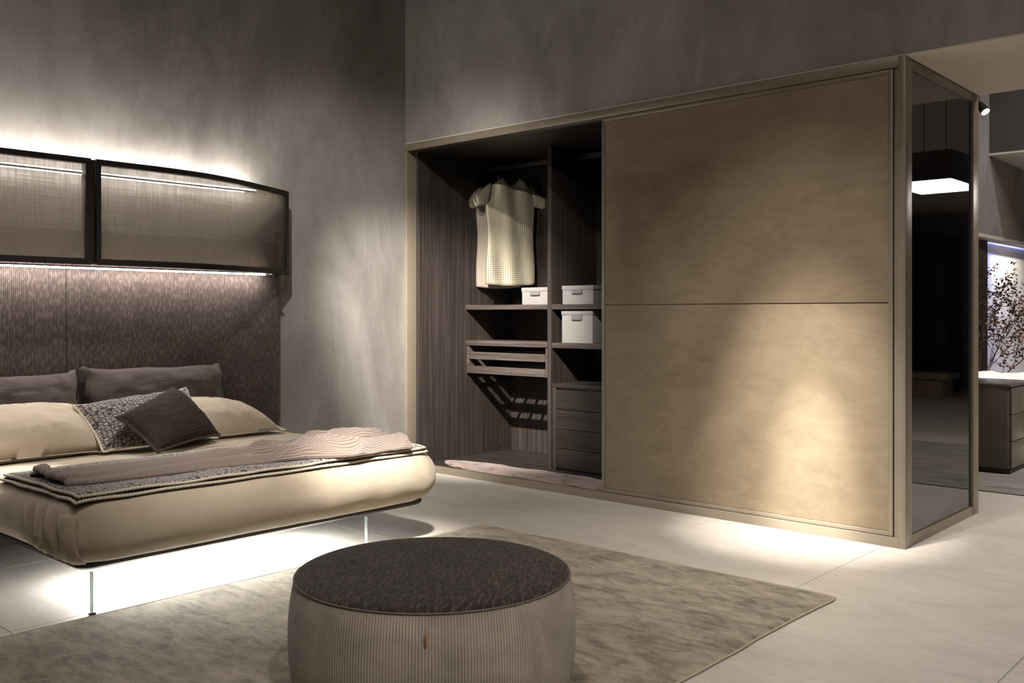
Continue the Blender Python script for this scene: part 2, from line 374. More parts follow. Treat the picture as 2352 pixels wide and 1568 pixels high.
# room behind
structure('wall_lintel', bbox(bmesh.new(), -3.05, -2.9, 10.0, 16.1, 2.02, 4.5), 'plaster', label='plaster wall over the opening of the room behind')
structure('trim_3', bbox(bmesh.new(), -3.05, -2.895, 10.0, 16.1, 1.985, 2.02), 'soffit_white', label='pale lower edge of the plaster wall over the opening')
structure('wall_beam', bbox(bmesh.new(), -2.9, 6.0, 10.45, 10.75, 2.85, 4.5), 'ceiling_dark', label='dark crossing beam in the room behind')
structure('trim_4', bbox(bmesh.new(), -2.9, 6.0, 10.45, 16.1, 2.83, 2.85), 'soffit_white', label='pale lowered ceiling of the room behind')
structure('wall_column', bbox(bmesh.new(), -3.55, -3.0, 10.4, 10.75, 0, 1.985), 'column_dark', label='dark brown column beside the red-leaved branches')
structure('wall_display', bbox(bmesh.new(), -3.75, -3.6, 10.9, 16.1, 0, 2.18), 'lit_wall', label='pale wall washed by blue and white light')
structure('trim_5', bbox(bmesh.new(), -3.6, -3.56, 10.9, 16.1, 2.10, 2.15, .002), 'blue_cove', label='blue glowing cove line on the lit wall')

# ================================================================== WARDROBE
WD = Thing('wardrobe', ((XL+XR)/2, YB+.6, 0), 'large walk-in wardrobe with champagne frame, beige sliding door and smoked glass end', 'wardrobe')
fm = 'frame_metal'
yb1 = YB+DEP
box('stile', XL+.001, XL+.037, YB, YB+.10, .0, H, fm, WD, bev=.002, label='narrow champagne stile against the left wall')
box('top_rail', XL+.037, XR-.037, YB, YB+.028, H-.055, H, fm, WD)
box('bottom_rail', XL+.037, XR-.037, YB, YB+.028, .0, .052, fm, WD)
box('corner_post', XR-.037, XR, YB, YB+.096, 0, H, fm, WD)
box('rear_post', XR-.037, XR, yb1-.10, yb1, 0, H, fm, WD)
box('side_rail', XR-.034, XR-.002, YB+.096, yb1-.10, .0, .052, fm, WD)
box('side_rail', XR-.034, XR-.002, YB+.096, yb1-.10, H-.052, H, fm, WD)
gb = box('glass_end', XR-.022, XR-.014, YB+.094, yb1-.098, .05, H-.05, 'smoked_glass', WD, bev=0, label='smoked glass end panel')
# tracks
for yy in (.034, .066):
    box('track', XL+.037, XR-.037, YB+yy, YB+yy+.022, .0, .040, 'track_dark' if yy > .05 else fm, WD)
    box('track', XL+.037, XR-.037, YB+yy, YB+yy+.026, H-.062, H-.004, 'track_dark', WD)
# carcass
box('side_panel', XL+.04, XL+.062, YB+.10, yb1-.03, .028, H-.045, 'wood_v', WD, label='dark grained wood side panel')
box('back_panel', XL+.04, XR-.04, yb1-.03, yb1-.005, .0, H-.045, 'wood_v', WD)
box('top_panel', XL+.04, XR-.04, YB+.10, yb1-.03, H-.045, H-.01, 'wood_h', WD)
box('floor_panel', XL+.04, XR-.04, YB+.092, yb1-.03, .004, .028, 'wood_h', WD)
ys = 5.63; xs0 = XL+.062; xd0, xd1 = -4.73, -4.69
box('divider', xd0, xd1, ys, yb1-.03, .028, H-.045, 'wood_v', WD)
box('divider', -3.62, -3.58, ys, yb1-.03, .028, H-.045, 'wood_v', WD)
for x0, x1 in ((xs0, xd0), (xd1, -3.62)):
    box('shelf', x0, x1, ys+.005, yb1-.03, 1.252, 1.290, 'wood_rail', WD)
    box('shelf', x0, x1, ys+.005, yb1-.03, .955, .995, 'wood_rail', WD)
    box('hanging_rail', x0, x1, 5.925, 5.945, 2.435, 2.475, 'dark_metal', WD)
# trouser rack: housing with two pull-out trays
rk = box('trouser_rack', xs0+.006, xs0+.03, ys+.012, ys+.45, .722, .95, 'wood_rail', WD, label='pull-out trouser rack under the lower shelf')
box('rack_side', xd0-.03, xd0-.006, ys+.012, ys+.45, .722, .95, 'wood_rail', WD, rk)
for z0, z1 in ((.842, .902), (.724, .786)):
    box('tray_front', xs0+.034, xd0-.034, ys+.012, ys+.03, z0, z1, 'wood_rail', WD, rk)
    box('tray_back', xs0+.034, xd0-.034, ys+.42, ys+.44, z0, z1, 'wood_rail', WD, rk)
    for k in range(7 if z0 < .8 else 0):
        xx = xs0+.09+k*(xd0-xs0-.18)/6
        box('slat', xx-.011, xx+.011, ys+.03, ys+.42, z0+.02, z0+.034, 'dark_metal', WD, rk)
for x_, y_ in ((-5.0, 5.36), (-4.87, 5.36), (-3.98, 5.36), (-3.9, 5.36)):
    bm = bmesh.new(); lathe(bm, x_, y_, [(.0, H-.052), (.005, H-.0515), (.0055, H-.045)], 10, cap_bot=False); mk('steel_dot', bm, 'steel', WD)  # steel dots standing in for small sparkles on the top panel
for x_, y_, z_ in ((-5.621, 6.04, .075), (-4.69, 5.72, .06)):
    bm = bmesh.new(); bbox(bm, x_-.0, x_+.006, y_-.004, y_+.004, z_-.004, z_+.004, .002); mk('steel_dot', bm, 'steel', WD)
# side shelf seen through the smoked glass
box('shelf', -2.6, XR-.06, YB+.35, yb1-.03, 1.96, 1.99, 'wood_rail', WD)
# sliding door
dx0, dx1 = -3.752, -1.86
dy0, dy1 = YB+.012, YB+.045
sd = box('sliding_door', dx0, dx1, dy0+.012, dy1, .056, H-.058, 'track_dark', WD, label='sliding door with two beige nubuck panels in a slim frame')
fw = .024
box('door_stile', dx0, dx0+fw, dy0, dy1+.004, .054, H-.057, fm, WD, sd, bev=.004)
box('door_stile', dx1-fw, dx1, dy0, dy1+.004, .054, H-.057, fm, WD, sd, bev=.004)
box('door_rail', dx0+fw, dx1-fw, dy0, dy1+.004, .054, .054+fw, fm, WD, sd, bev=.004)
box('door_rail', dx0+fw, dx1-fw, dy0, dy1+.004, H-.057-fw, H-.057, fm, WD, sd, bev=.004)
box('leather_panel', dx0+fw+.001, dx1-fw-.001, dy0+.005, dy0+.02, .054+fw+.001, 1.2735, 'nubuck', WD, sd, bev=.003)
box('leather_panel', dx0+fw+.001, dx1-fw-.001, dy0+.005, dy0+.02, 1.2785, H-.058-fw, 'nubuck', WD, sd, bev=.003)
# slim jamb beside the post
box('jamb', dx1+.004, XR-.038, YB+.02, YB+.05, .052, H-.055, fm, WD)

# drawer chest inside
DC = Thing('drawer_chest', (-4.15, 5.9, .028), 'low dark wood drawer chest with four drawers standing inside the wardrobe', 'drawer chest')
cx0, cx1 = -4.655, -3.64; cy0 = 5.60
box('body', cx0, cx1, cy0+.018, yb1-.06, .029, .655, 'wood_h', DC)
box('top', cx0-.004, cx1, cy0, yb1-.06, .655, .685, 'wood_h', DC)
box('side', cx0, cx0+.035, cy0+.002, cy0+.018, .029, .655, 'wood_v', DC)
hz = (.640-.045)/4
for k in range(4):
    z0 = .045+k*hz
    d = box('drawer', cx0+.038, cx1-.01, cy0+.001, cy0+.018, z0+.002, z0+hz-.002, 'wood_h', DC)
    box('handle', -4.12, -3.98, cy0-.006, cy0+.0005, z0+hz*.62, z0+hz*.62+.008, 'dark_metal', DC, d)

# pelt on wardrobe floor
bm, uv = bmuv()
NXp, NYp = 90, 16
def pelt(i, j):
    s = i/(NXp-1); q = j/(NYp-1)*2-1
    x = -5.50+s*2.0
    taper = min(1, math.sin(min(1, s*5+.05)*PI/2))
    cy = 5.295+.012*math.sin(s*14); hw = (.175*taper+.012*math.sin(s*31+1)+.015*nz(s*9, 3))
    y = cy+q*hw + (.0 if q > -.9 else .008*math.sin(s*55))
    edge = 1-abs(q)**6
    z = .0295+.016*edge+.010*abs(nz(x*4, y*7, 2))*edge+.012*max(0, math.sin(s*22+q*2))*max(0, -q)*.9
    return (x, y, z)
V = grid(bm, NXp, NYp, pelt)
V2 = [[bm.verts.new((v.co.x, v.co.y, v.co.z-.0075 if 0 < j < NYp-1 else v.co.z-.007)) for v in row] for j, row in enumerate(V)]
for j in range(NYp-1):
    for i in range(NXp-1): bm.faces.new((V2[j][i], V2[j+1][i], V2[j+1][i+1], V2[j][i+1]))
per = [(0, i) for i in range(NXp)]+[(j, NXp-1) for j in range(1, NYp)]+[(NYp-1, i) for i in range(NXp-2, -1, -1)]+[(j, 0) for j in range(NYp-2, 0, -1)]
for a, b in zip(per, per[1:]+per[:1]): bm.faces.new((V[a[0]][a[1]], V2[a[0]][a[1]], V2[b[0]][b[1]], V[b[0]][b[1]]))
tag(mk('pelt_rug', bm, 'pelt', loc=(-4.5, 5.3, .029)), 'wavy pinkish taupe pelt rug on the wardrobe floor', 'rug')

# boxes
def lidbox(x0, x1, y0, y1, z0, z1, label, lid=.032, mat='box_grey', tab=True, tz=.03):
    T = Thing('storage_box', ((x0+x1)/2, (y0+y1)/2, z0), label, 'box', 'lidded storage boxes in the wardrobe')
    box('body', x0+.004, x1-.004, y0+.004, y1-.004, z0, z1-.004, mat, T, bev=.003)
    l = box('lid', x0, x1, y0, y1, z1-lid, z1, mat, T, bev=.003)
    if tab:
        xm = (x0+x1)/2
        box('tab_handle', xm-.048, xm+.048, y0-.010, y0+.003, z1-lid-tz, z1-lid-.001, 'box_tab', T, bev=.003, label='dark grey pull tab')
    return T
lidbox(-5.025, -4.735, 5.66, 6.02, 1.2905, 1.425, 'small pale grey lidded box on the shelf below the dresses')
lidbox(-4.607, -4.305, 5.655, 6.04, 1.2905, 1.432, 'low pale grey lidded box on the shelf right of the divider')
lidbox(-4.612, -4.310, 5.655, 6.04, .9955, 1.243, 'tall pale grey lidded box tucked under the middle shelf', tz=.04)
lidbox(-2.5, -2.0, 5.62, 6.15, 1.9905, 2.23, 'brown lidded box on the shelf behind the smoked glass', .04, 'box_brown', False)

# dresses on hangers
def dress(cx, cy, ang, zt, zb, wb, mat, label, inner, seed):
    T = Thing('dress', (cx, cy, zb), label, 'dress', 'short-sleeved dresses hanging in the wardrobe')
    d = Vector((math.cos(ang), math.sin(ang), 0)); nrm = Vector((math.sin(ang), -math.cos(ang), 0)); c = Vector((cx, cy, 0))
    Hh = zt-zb
    NU, NV = 41, 40
    def ztop(a):
        q = abs(a)
        if q < .36: return zt-.055*(1-(q/.36)**2)**.8*1.0
        return zt-(q-.36)/.64*.115
    def hw(h):
        return wb*(.5+.012*math.sin(h*9)-.02*max(0, h-.72)/.28-.018*math.sin(h*PI))
    def pt(a, h, side):
        w_ = hw(h); x = a*w_; z = zb+h*(ztop(a)-zb)
        fold = .012*math.sin(a*7+h*3+seed)+.010*nz(a*2.5, h*4, seed)
        dep = (.050*(1-h*.55)*math.sqrt(max(0, 1-a*a))+(.0 if abs(a) > .98 else fold*(1-abs(a)**4)))
        hem = -.012*math.cos(a*PI*.5)*(1-h)
        return c+d*x+nrm*(side*max(dep, .0)+.004*side)+Vector((0, 0, z+hem))
    bm, uvl = bmuv()
    for side in (1, -1):
        grid(bm, NU, NV, lambda i, j: pt(i/(NU-1)*2-1, j/(NV-1), side), lambda i, j: ((i/(NU-1)-.5)*wb, j/(NV-1)*Hh+(.3 if side < 0 else 0)), uvl)
    bmesh.ops.remove_doubles(bm, verts=bm.verts, dist=.0005)
    body = mk('bodice', bm, mat, T, ang=70); sm = body.modifiers.new('solid', 'SOLIDIFY'); sm.thickness = .003
    for sg in (-1, 1):
        bm, uvl = bmuv(); nr = 18; rows = 8
        def sl(i, j):
            th = 2*PI*i/nr; q = j/(rows-1)
            top = c+d*(sg*(wb*.40+q*.145))+Vector((0, 0, zt-.055-q*.105))
            bot = c+d*(sg*(wb*.475+q*.085))+Vector((0, 0, zt-.235-q*.02))
            m = (top+bot)/2; e = (top-bot)/2
            return m+e*math.cos(th)+nrm*math.sin(th)*(.034+.006*q+.004*math.sin(th*4+q*5))
        grid(bm, nr, rows, sl, lambda i, j: (j*.02, i*.022), uvl, closed_u=True)
        so = mk('sleeve', bm, mat, T, ang=80); sm = so.modifiers.new('solid', 'SOLIDIFY'); sm.thickness = .003
        bm = bmesh.new(); grid(bm, nr, 2, lambda i, j: sl(i, rows-1)+(sl(i, rows-1)-sl(i, rows-2))*(.25*j-.02)-((sl(i, rows-1)-(sl(0, rows-1)+sl(nr//2, rows-1))/2)*.03), closed_u=True)
        cf = mk('cuff', bm, inner, T, so, ang=80)
    # hanger
    G = Thing('hanger', (cx, cy, zt-.12), 'black clothes hanger with steel hook holding the '+('checked' if mat == 'check_dress' else 'plain taupe')+' dress', 'hanger', 'clothes hangers on the wardrobe rail')
    bm = bmesh.new(); pts = []
    for i in range(21):
        a = i/20*2-1; pts.append(c+d*(a*.175)+Vector((0, 0, zt+.012-.11*abs(a)**1.25)))
    for k in range(20):
        a, b = pts[k], pts[k+1]; hh0 = .022+.030*(1-abs(k/10-1)); hh1 = .022+.030*(1-abs((k+1)/10-1))
        f = [a+nrm*.008, b+nrm*.008, b+nrm*.008-Vector((0, 0, hh1)), a+nrm*.008-Vector((0, 0, hh0))]
        g = [p-nrm*.016 for p in f]; F = [bm.verts.new(p) for p in f]; Gv = [bm.verts.new(p) for p in g]
        for q in range(4): bm.faces.new((F[q], F[(q+1) % 4], Gv[(q+1) % 4], Gv[q]))
        bm.faces.new(F); bm.faces.new(Gv[::-1])
    bmesh.ops.remove_doubles(bm, verts=bm.verts, dist=.0006)
    mk('shoulder_bar', bm, 'hanger_black', G)
    bm = bmesh.new(); hk = [c+Vector((0, 0, zt+.005)), c+Vector((0, 0, zt+.05))]
    for i in range(13):
        th = -PI*.35+PI*1.38*i/12; hk.append(c+d*(.022*math.cos(th)-.006)+Vector((0, 0, 2.4555+.024*math.sin(th))))
    tube(bm, hk, .0026, 8); mk('hook', bm, 'steel', G)
dress(-5.395, 5.935, math.radians(66), 2.362, 1.465, .455, 'check_dress', 'cream and brown checked short-sleeved dress hanging in front', 'dress_lining', 1.0)
dress(-5.53, 5.935, math.radians(62), 2.345, 1.445, .40, 'taupe_cloth', 'plain taupe short-sleeved dress hanging behind the checked one', 'taupe_cloth', 4.0)

# ================================================================== FABRIC SCREENS AND LED BARS
PR = [(-1.0, -5.165), (2.75, -5.163), (3.006, -5.194), (3.18, -5.248), (3.35, -5.316), (3.634, -5.453), (3.84, -5.56)]
def px(y):
    for (a, xa), (b, xb) in zip(PR, PR[1:]):
        if y <= b:
            q = (y-a)/(b-a); return xa+(xb-xa)*q
    return PR[-1][1]
def pxs(y): return sum(px(y+k*.03) for k in range(-3, 4))/7 if y < 3.72 else px(y)
def strip(bm, y0, y1, z0, z1, off, th, n, uvl=None):
    ysx = [y0+(y1-y0)*i/n for i in range(n+1)]; rows = []
    for y in ysx:
        x = pxs(y)-off
        rows.append([bm.verts.new(p) for p in ((x, y, z0), (x, y, z1), (x-th, y, z1), (x-th, y, z0))])
    for a, b in zip(rows, rows[1:]):
        for q in range(4):
            f = bm.faces.new((a[q], b[q], b[(q+1) % 4], a[(q+1) % 4]))
            if uvl:
                for lp in f.loops: lp[uvl].uv = (lp.vert.co.y, lp.vert.co.z)
    bm.faces.new(rows[0][::-1]); bm.faces.new(rows[-1])
ZB, ZT = 1.486, 2.063
def screen(y0, y1, label, post=False):
    T = Thing('fabric_screen', (XL+.3, (y0+y1)/2, ZB), label, 'screen')
    n = max(6, int((y1-y0)/.04))
    for nm, a, b, c_, d_ in (('top_rail', y0, y1, ZT-.030, ZT), ('bottom_rail', y0, y1, ZB, ZB+.032)):
        bm = bmesh.new(); strip(bm, a, b, c_, d_, 0, .05, n); mk(nm, bm, 'screen_frame', T)
    for a, b in ((y0, y0+.026), (y1-.03, y1)):
        bm = bmesh.new(); strip(bm, a, b, ZB+.032, ZT-.030, 0, .05, 2); mk('stile', bm, 'screen_frame', T)
    bm, uvl = bmuv(); ys_ = y0+.026; ye = y1-.03
    grid(bm, n+1, 2, lambda i, j: (pxs(ys_+(ye-ys_)*i/n)-.018, ys_+(ye-ys_)*i/n, ZB+.03+j*(ZT-ZB-.058)), lambda i, j: (ys_+(ye-ys_)*i/n, j*(ZT-ZB)), uvl)
    mk('woven_fabric', bm, 'screen_fabric', T, label='see-through woven fabric')
    if post:
        box('joint_post', -5.21, -5.176, y0-.030, y0-.002, ZB+.004, ZT-.006, 'screen_frame', T)
        box('bracket', -5.66, -5.21, y0-.024, y0-.008, ZB+.06, ZB+.10, 'screen_frame', T)
        box('bracket', XL+.001, -5.608, 3.812, 3.836, ZB+.26, ZB+.30, 'screen_frame', T)
        box('bracket', -5.54, -5.46, 3.64, 3.70, ZB-.006, ZB+.004, 'screen_frame', T)
    else:
        box('bracket', XL+.001, -5.21, 1.0, 1.02, ZB+.25, ZB+.29, 'screen_frame', T)
screen(.6, 2.295, 'flat dark-framed woven screen over the pillow on the near side')
screen(2.324, 3.84, 'bowed dark-framed woven screen curving to the wall at its far end', True)
def ledbar(name, y0, y1, xx, z, em, label, follow=False, w=.010, pz=-.012, dh=.007):
    T = Thing(name, (-5.5, (y0+y1)/2, z), label, 'led bar')
    n = 40
    def X(y): return pxs(y)-.045 if follow else xx
    for nm, dz, ww, hh, m in (('profile', .006 if follow else pz, w*1.4, .008, 'screen_frame' if follow else 'dark_metal'), ('diffuser', 0, w, dh, em)):
        bm = bmesh.new(); rows = []
        for i in range(n+1):
            y = y0+(y1-y0)*i/n; x = X(y)
            rows.append([bm.verts.new(p) for p in ((x+ww, y, z+dz-hh/2), (x+ww, y, z+dz+hh/2), (x-ww, y, z+dz+hh/2), (x-ww, y, z+dz-hh/2))])
        for a, b in zip(rows, rows[1:]):
            for q in range(4): bm.faces.new((a[q], b[q], b[(q+1) % 4], a[(q+1) % 4]))
        bm.faces.new(rows[0][::-1]); bm.faces.new(rows[-1]); mk(nm, bm, m, T)
ledbar('led_bar', .7, 3.60, -5.60, 2.052, 'led_top', 'upper bright LED bar lighting the wall above the screens', w=.006, dh=.004)
ledbar('led_bar', .7, 3.40, -5.42, 2.006, 'led_low', 'lower dim LED bar seen through the screens', w=.0035, pz=.009, dh=.004)
ledbar('led_bar', .7, 3.62, -5.515, 1.481, 'led_bottom', 'LED bar under the screens shining on the headboard', pz=.010, w=.008)

# ================================================================== HEADBOARD
HB = Thing('headboard', (-5.62, 2.3, 0), 'tall dark brown ribbed corduroy headboard panels behind the bed', 'headboard')
def hpanel(y0, y1):
    bm, uvl = bmuv(); bbox(bm, -5.66, -5.58, y0, y1, .02, 1.705, .006)
    for f in bm.faces:
        for lp in f.loops: lp[uvl].uv = (lp.vert.co.y+lp.vert.co.x, lp.vert.co.z)
    mk('panel', bm, 'cord_head', HB)
hpanel(.87, 2.3345); hpanel(2.3375, 3.771)
box('mounting_batten', XL+.001, -5.655, 1.0, 3.6, .3, 1.6, 'screen_frame', HB)

# ================================================================== BED
BED = Thing('bed', (-4.7, 2.575, 0), 'floating double bed with beige sheet, slim dark base and glass support', 'bed')
def rrect(x0, x1, y0, y1, r, per):
    """rounded rectangle loop, starting on the foot edge, counter-clockwise seen from above"""
    r = max(.004, min(r, (x1-x0)/2-.002, (y1-y0)/2-.002)); P = []
    def seg(a, b, n): return [(a[0]+(b[0]-a[0])*i/n, a[1]+(b[1]-a[1])*i/n) for i in range(n)]
    def arc(cx, cy, a0, n): return [(cx+r*math.cos(a0+PI/2*i/n), cy+r*math.sin(a0+PI/2*i/n)) for i in range(n)]
    nx, ny, nc = per
    P += seg((x1, y0+r), (x1, y1-r), ny)+arc(x1-r, y1-r, 0, nc)+seg((x1-r, y1), (x0+r, y1), nx)+arc(x0+r, y1-r, PI/2, nc)
    P += seg((x0, y1-r), (x0, y0+r), ny)+arc(x0+r, y0+r, PI, nc)+seg((x0+r, y0), (x1-r, y0), nx)+arc(x1-r, y0+r, -PI/2, nc)
    return P
def rings(bm, x0, x1, y0, y1, rc, prof, per, disp=None, uvl=None):
    loops = []
    for k, (d, z) in enumerate(prof):
        P = rrect(x0+d, x1-d, y0+d, y1-d, rc-d*.6, per)
        loops.append([bm.verts.new(disp(x, y, z, k) if disp else (x, y, z)) for x, y in P])
    for a, b in zip(loops, loops[1:]):
        n = len(a)
        for i in range(n): bm.faces.new((a[i], a[(i+1) % n], b[(i+1) % n], b[i]))
    bm.faces.new(loops[0][::-1]); bm.faces.new(loops[-1]); return loops
bm = bmesh.new(); rings(bm, -5.57, -3.85, 1.665, 3.555, .07, [(.035, .176), (.012, .180), (.0, .190), (.0, .203), (.006, .208)], (30, 40, 8)); mk('base', bm, 'bed_base', BED)
MX0, MX1, MY0, MY1 = -5.56, -3.715, 1.57, 3.585
def mdisp(x, y, z, k):
    p = Vector((x, y, z)); side = max(0, 1-abs(z-.33)/.14)
    f = .006*nz(x*3, y*3, z*6)+.004*nz(x*9, y*9, z*5)
    # slanted drag folds along the foot face
    if x > -3.95:
        f += .006*side*nz(y*1.6+z*9, z*26-y*2.2, 4.0)
        p.x += f*1.3
    # gathered pleats and a tucked crease at the near corner
    if y < 1.75 and x < -3.75:
        g = max(0, 1-abs(x+3.98)/.30)
        p.y += g*.030*math.sin((x+z*.55)*58)*max(0, min(1, (.45-z)/.12))
        p.z += g*.012*max(0, (.27-z)/.07)*math.sin(x*31)
        p.y += f
    if y < 1.64 and x > -3.84:
        p.y += -.010*max(0, min(1, (.44-z)/.1)); p.x += .006*max(0, min(1, (.42-z)/.1))
    if z > .46:
        p.z += .004*nz(x*2.2, y*2.2, 1)+.003*max(0, math.sin(x*15+.6*math.sin(y*2)))**8
    return p
prof = [(.17, .2065), (.125, .209), (.095, .216), (.065, .231), (.040, .252), (.020, .277), (.007, .305), (.0, .335), (.0, .366), (.005, .395), (.014, .421), (.028, .443), (.048, .460), (.075, .470), (.12, .475), (.18, .477), (.26, .478), (.36, .478), (.46, .478), (.56, .478), (.68, .478), (.8, .478), (.9, .478)]
bm = bmesh.new(); rings(bm, MX0, MX1, MY0, MY1, .16, prof, (120, 120, 24), mdisp); mk('sheeted_mattress', bm, 'linen', BED, label='mattress wrapped in a beige sheet', ang=80)
# corner flap of the tucked sheet
bm = bmesh.new()
def flap(i, j):
    q = i/7; z = .225+.205*j/15; b = prof_b(z)
    x = -3.80+.055*q-b*.7; y = 1.578+b*.85+.02*(q**2)*1.0-.012*math.sin(q*PI)
    return (x, y-.008+.012*q, z)
def prof_b(z):
    for (d0, z0), (d1, z1) in zip(prof[2:], prof[3:]):
        if z <= z1: return d0+(d1-d0)*(z-z0)/(z1-z0)
    return 0
grid(bm, 8, 16, flap); fo = mk('sheet_fold', bm, 'linen', BED, ang=80); sm = fo.modifiers.new('solid', 'SOLIDIFY'); sm.thickness = .008; sm.offset = 0
# glass support
box('glass_support', -3.846, -3.834, 1.712, 3.118, .012, .176, 'clear_glass', BED, bev=0, label='clear glass sheet carrying the foot end')
box('glass_rim', -3.847, -3.833, 1.704, 1.712, .012, .176, 'glass_edge', BED, bev=.001, label='greenish polished glass edge')
box('glass_rim', -3.847, -3.833, 3.118, 3.126, .012, .176, 'glass_edge', BED, bev=.001, label='greenish polished glass edge')
box('glass_rim', -3.847, -3.833, 1.712, 3.118, .010, .0125, 'glass_edge', BED, bev=0)
box('foot_pad', -3.852, -3.828, 1.700, 1.722, .0, .010, 'dark_metal', BED, bev=.002)
box('foot_pad', -3.852, -3.828, 3.108, 3.130, .0, .010, 'dark_metal', BED, bev=.002)
box('head_support', -5.565, -5.32, 1.80, 3.38, .0, .178, 'bed_base', BED, bev=.004)
box('under_light', -4.40, -3.92, 1.84, 3.05, .166, .176, 'led_bed', BED, bev=.001, label='glowing light panel under the bed base')

# ------------------------------------------------------------------ cushions
def cushion(name, C, thick, mat, label, cat, group=None, piping=None, conc=.06, n=34, pw=2.6, wr=.006, seed=0, flange=0, back=.5, sag=0.0, ew=.004):
    C = [Vector(p) for p in C]
    base = min(C, key=lambda p: p.z); cen = sum(C, Vector())/4; W_ = ((C[1]-C[0]).length+(C[2]-C[3]).length)/2; Hh = ((C[3]-C[0]).length+(C[2]-C[1]).length)/2
    nr = ((C[1]-C[0]).cross(C[3]-C[0])).normalized()
    T = Thing(name, (cen.x, cen.y, base.z), label, cat, group)
    up = (C[3]-C[0]).normalized(); al = (C[1]-C[0]).normalized()
    def P(s, q, side):
        a = s*(1-conc*(1-q*q)*abs(s)**2); b = q*(1-conc*(W_/Hh)*.6*(1-s*s)*abs(q)**2)
        u_, v_ = (a+1)/2, (b+1)/2
        p = C[0]*(1-u_)*(1-v_)+C[1]*u_*(1-v_)+C[2]*u_*v_+C[3]*(1-u_)*v_
        p = p+up*(q*ew*2*nz(s*2.6, seed, q)+(ew*1.2 if abs(s) > .93 else 0)*q)+al*(s*ew*1.5*nz(q*2.4, seed+3, s))
        fs = 1-flange
        e = max(0, 1-(min(1, abs(s)/fs))**pw)*max(0, 1-(min(1, abs(q)/(fs if flange else 1)))**pw)
        h = thick*e**.55
        wv = wr*(nz(s*2.2*W_*4, q*2.2*Hh*4, seed)+.6*nz(s*9, q*9, seed+5))*min(1, e*4)
        return p+nr*((h*(1-back)+wv) if side > 0 else -(h*back))+nr*(.003*side if e <= 0 else 0)+Vector((0, 0, -sag*(1-s*s)*max(0, q)))
    bm, uvl = bmuv()
    for side in (1, -1):
        grid(bm, n, n, lambda i, j: P(i/(n-1)*2-1, j/(n-1)*2-1, side), lambda i, j: (i/(n-1)*W_, j/(n-1)*Hh), uvl)
    bmesh.ops.remove_doubles(bm, verts=bm.verts, dist=.0075 if not flange else .0065)
    mk('cover', bm, mat, T, ang=75)
    if piping:
        pm, r = piping; k = 30; L = []
        for i in range(k): L.append(P(i/k*2-1, -1, 0))
        for i in range(k): L.append(P(1, i/k*2-1, 0))
        for i in range(k): L.append(P(1-i/k*2, 1, 0))
        for i in range(k): L.append(P(-1, 1-i/k*2, 0))
        bm, uvl = bmuv(); tube(bm, L, r, 7, True, uvl); mk('piping', bm, pm, T, ang=80)
    return T
# long corduroy back cushions (corner order: bottom near, bottom far, top far, top near)
cushion('back_cushion', [(-5.40, 2.375, .50), (-5.40, 3.265, .50), (-5.50, 3.275, .895), (-5.50, 2.385, .905)], .25, 'cord_cushion', 'long corduroy back cushion at the far side of the headboard', 'cushion', 'corduroy back cushions', conc=.045, pw=3.0, back=.32, seed=1, wr=.012, ew=.011)
cushion('back_cushion', [(-5.40, 1.47, .50), (-5.40, 2.355, .50), (-5.50, 2.365, .885), (-5.50, 1.46, .885)], .25, 'cord_cushion', 'long corduroy back cushion at the near side of the headboard', 'cushion', 'corduroy back cushions', conc=.045, pw=3.0, back=.32, seed=2, wr=.012, ew=.011)
# beige pillows
cushion('pillow', [(-5.00, 2.56, .500), (-5.02, 3.45, .500), (-5.36, 3.36, .63), (-5.36, 2.56, .71)], .21, 'pillow_linen', 'beige pillow leaning behind the brown cushion', 'pillow', 'beige bed pillows', conc=.03, pw=2.4, back=.42, seed=3, flange=.06)
cushion('pillow', [(-4.93, 1.50, .502), (-4.95, 2.31, .500), (-5.33, 2.36, .70), (-5.33, 1.50, .70)], .23, 'pillow_linen', 'beige pillow beside the knitted cushion', 'pillow', 'beige bed pillows', conc=.03, pw=2.4, back=.42, seed=8, flange=.06)
cushion('knit_cushion', [(-4.90, 2.235, .505), (-4.95, 2.93, .505), (-5.17, 2.86, .775), (-5.14, 2.19, .725)], .15, 'knit', 'grey and black chunky knit cushion with cream piping', 'cushion', piping=('cord_piping', .007), conc=.06, back=.35, seed=11)
cushion('brown_cushion', [(-4.62, 2.39, .512), (-4.86, 2.885, .535), (-5.03, 2.70, .80), (-4.83, 2.285, .68)], .15, 'honeycomb', 'small dark brown honeycomb cushion propped on the knit one', 'cushion', piping=('cushion_brown', .008), conc=.06, back=.3, seed=14)

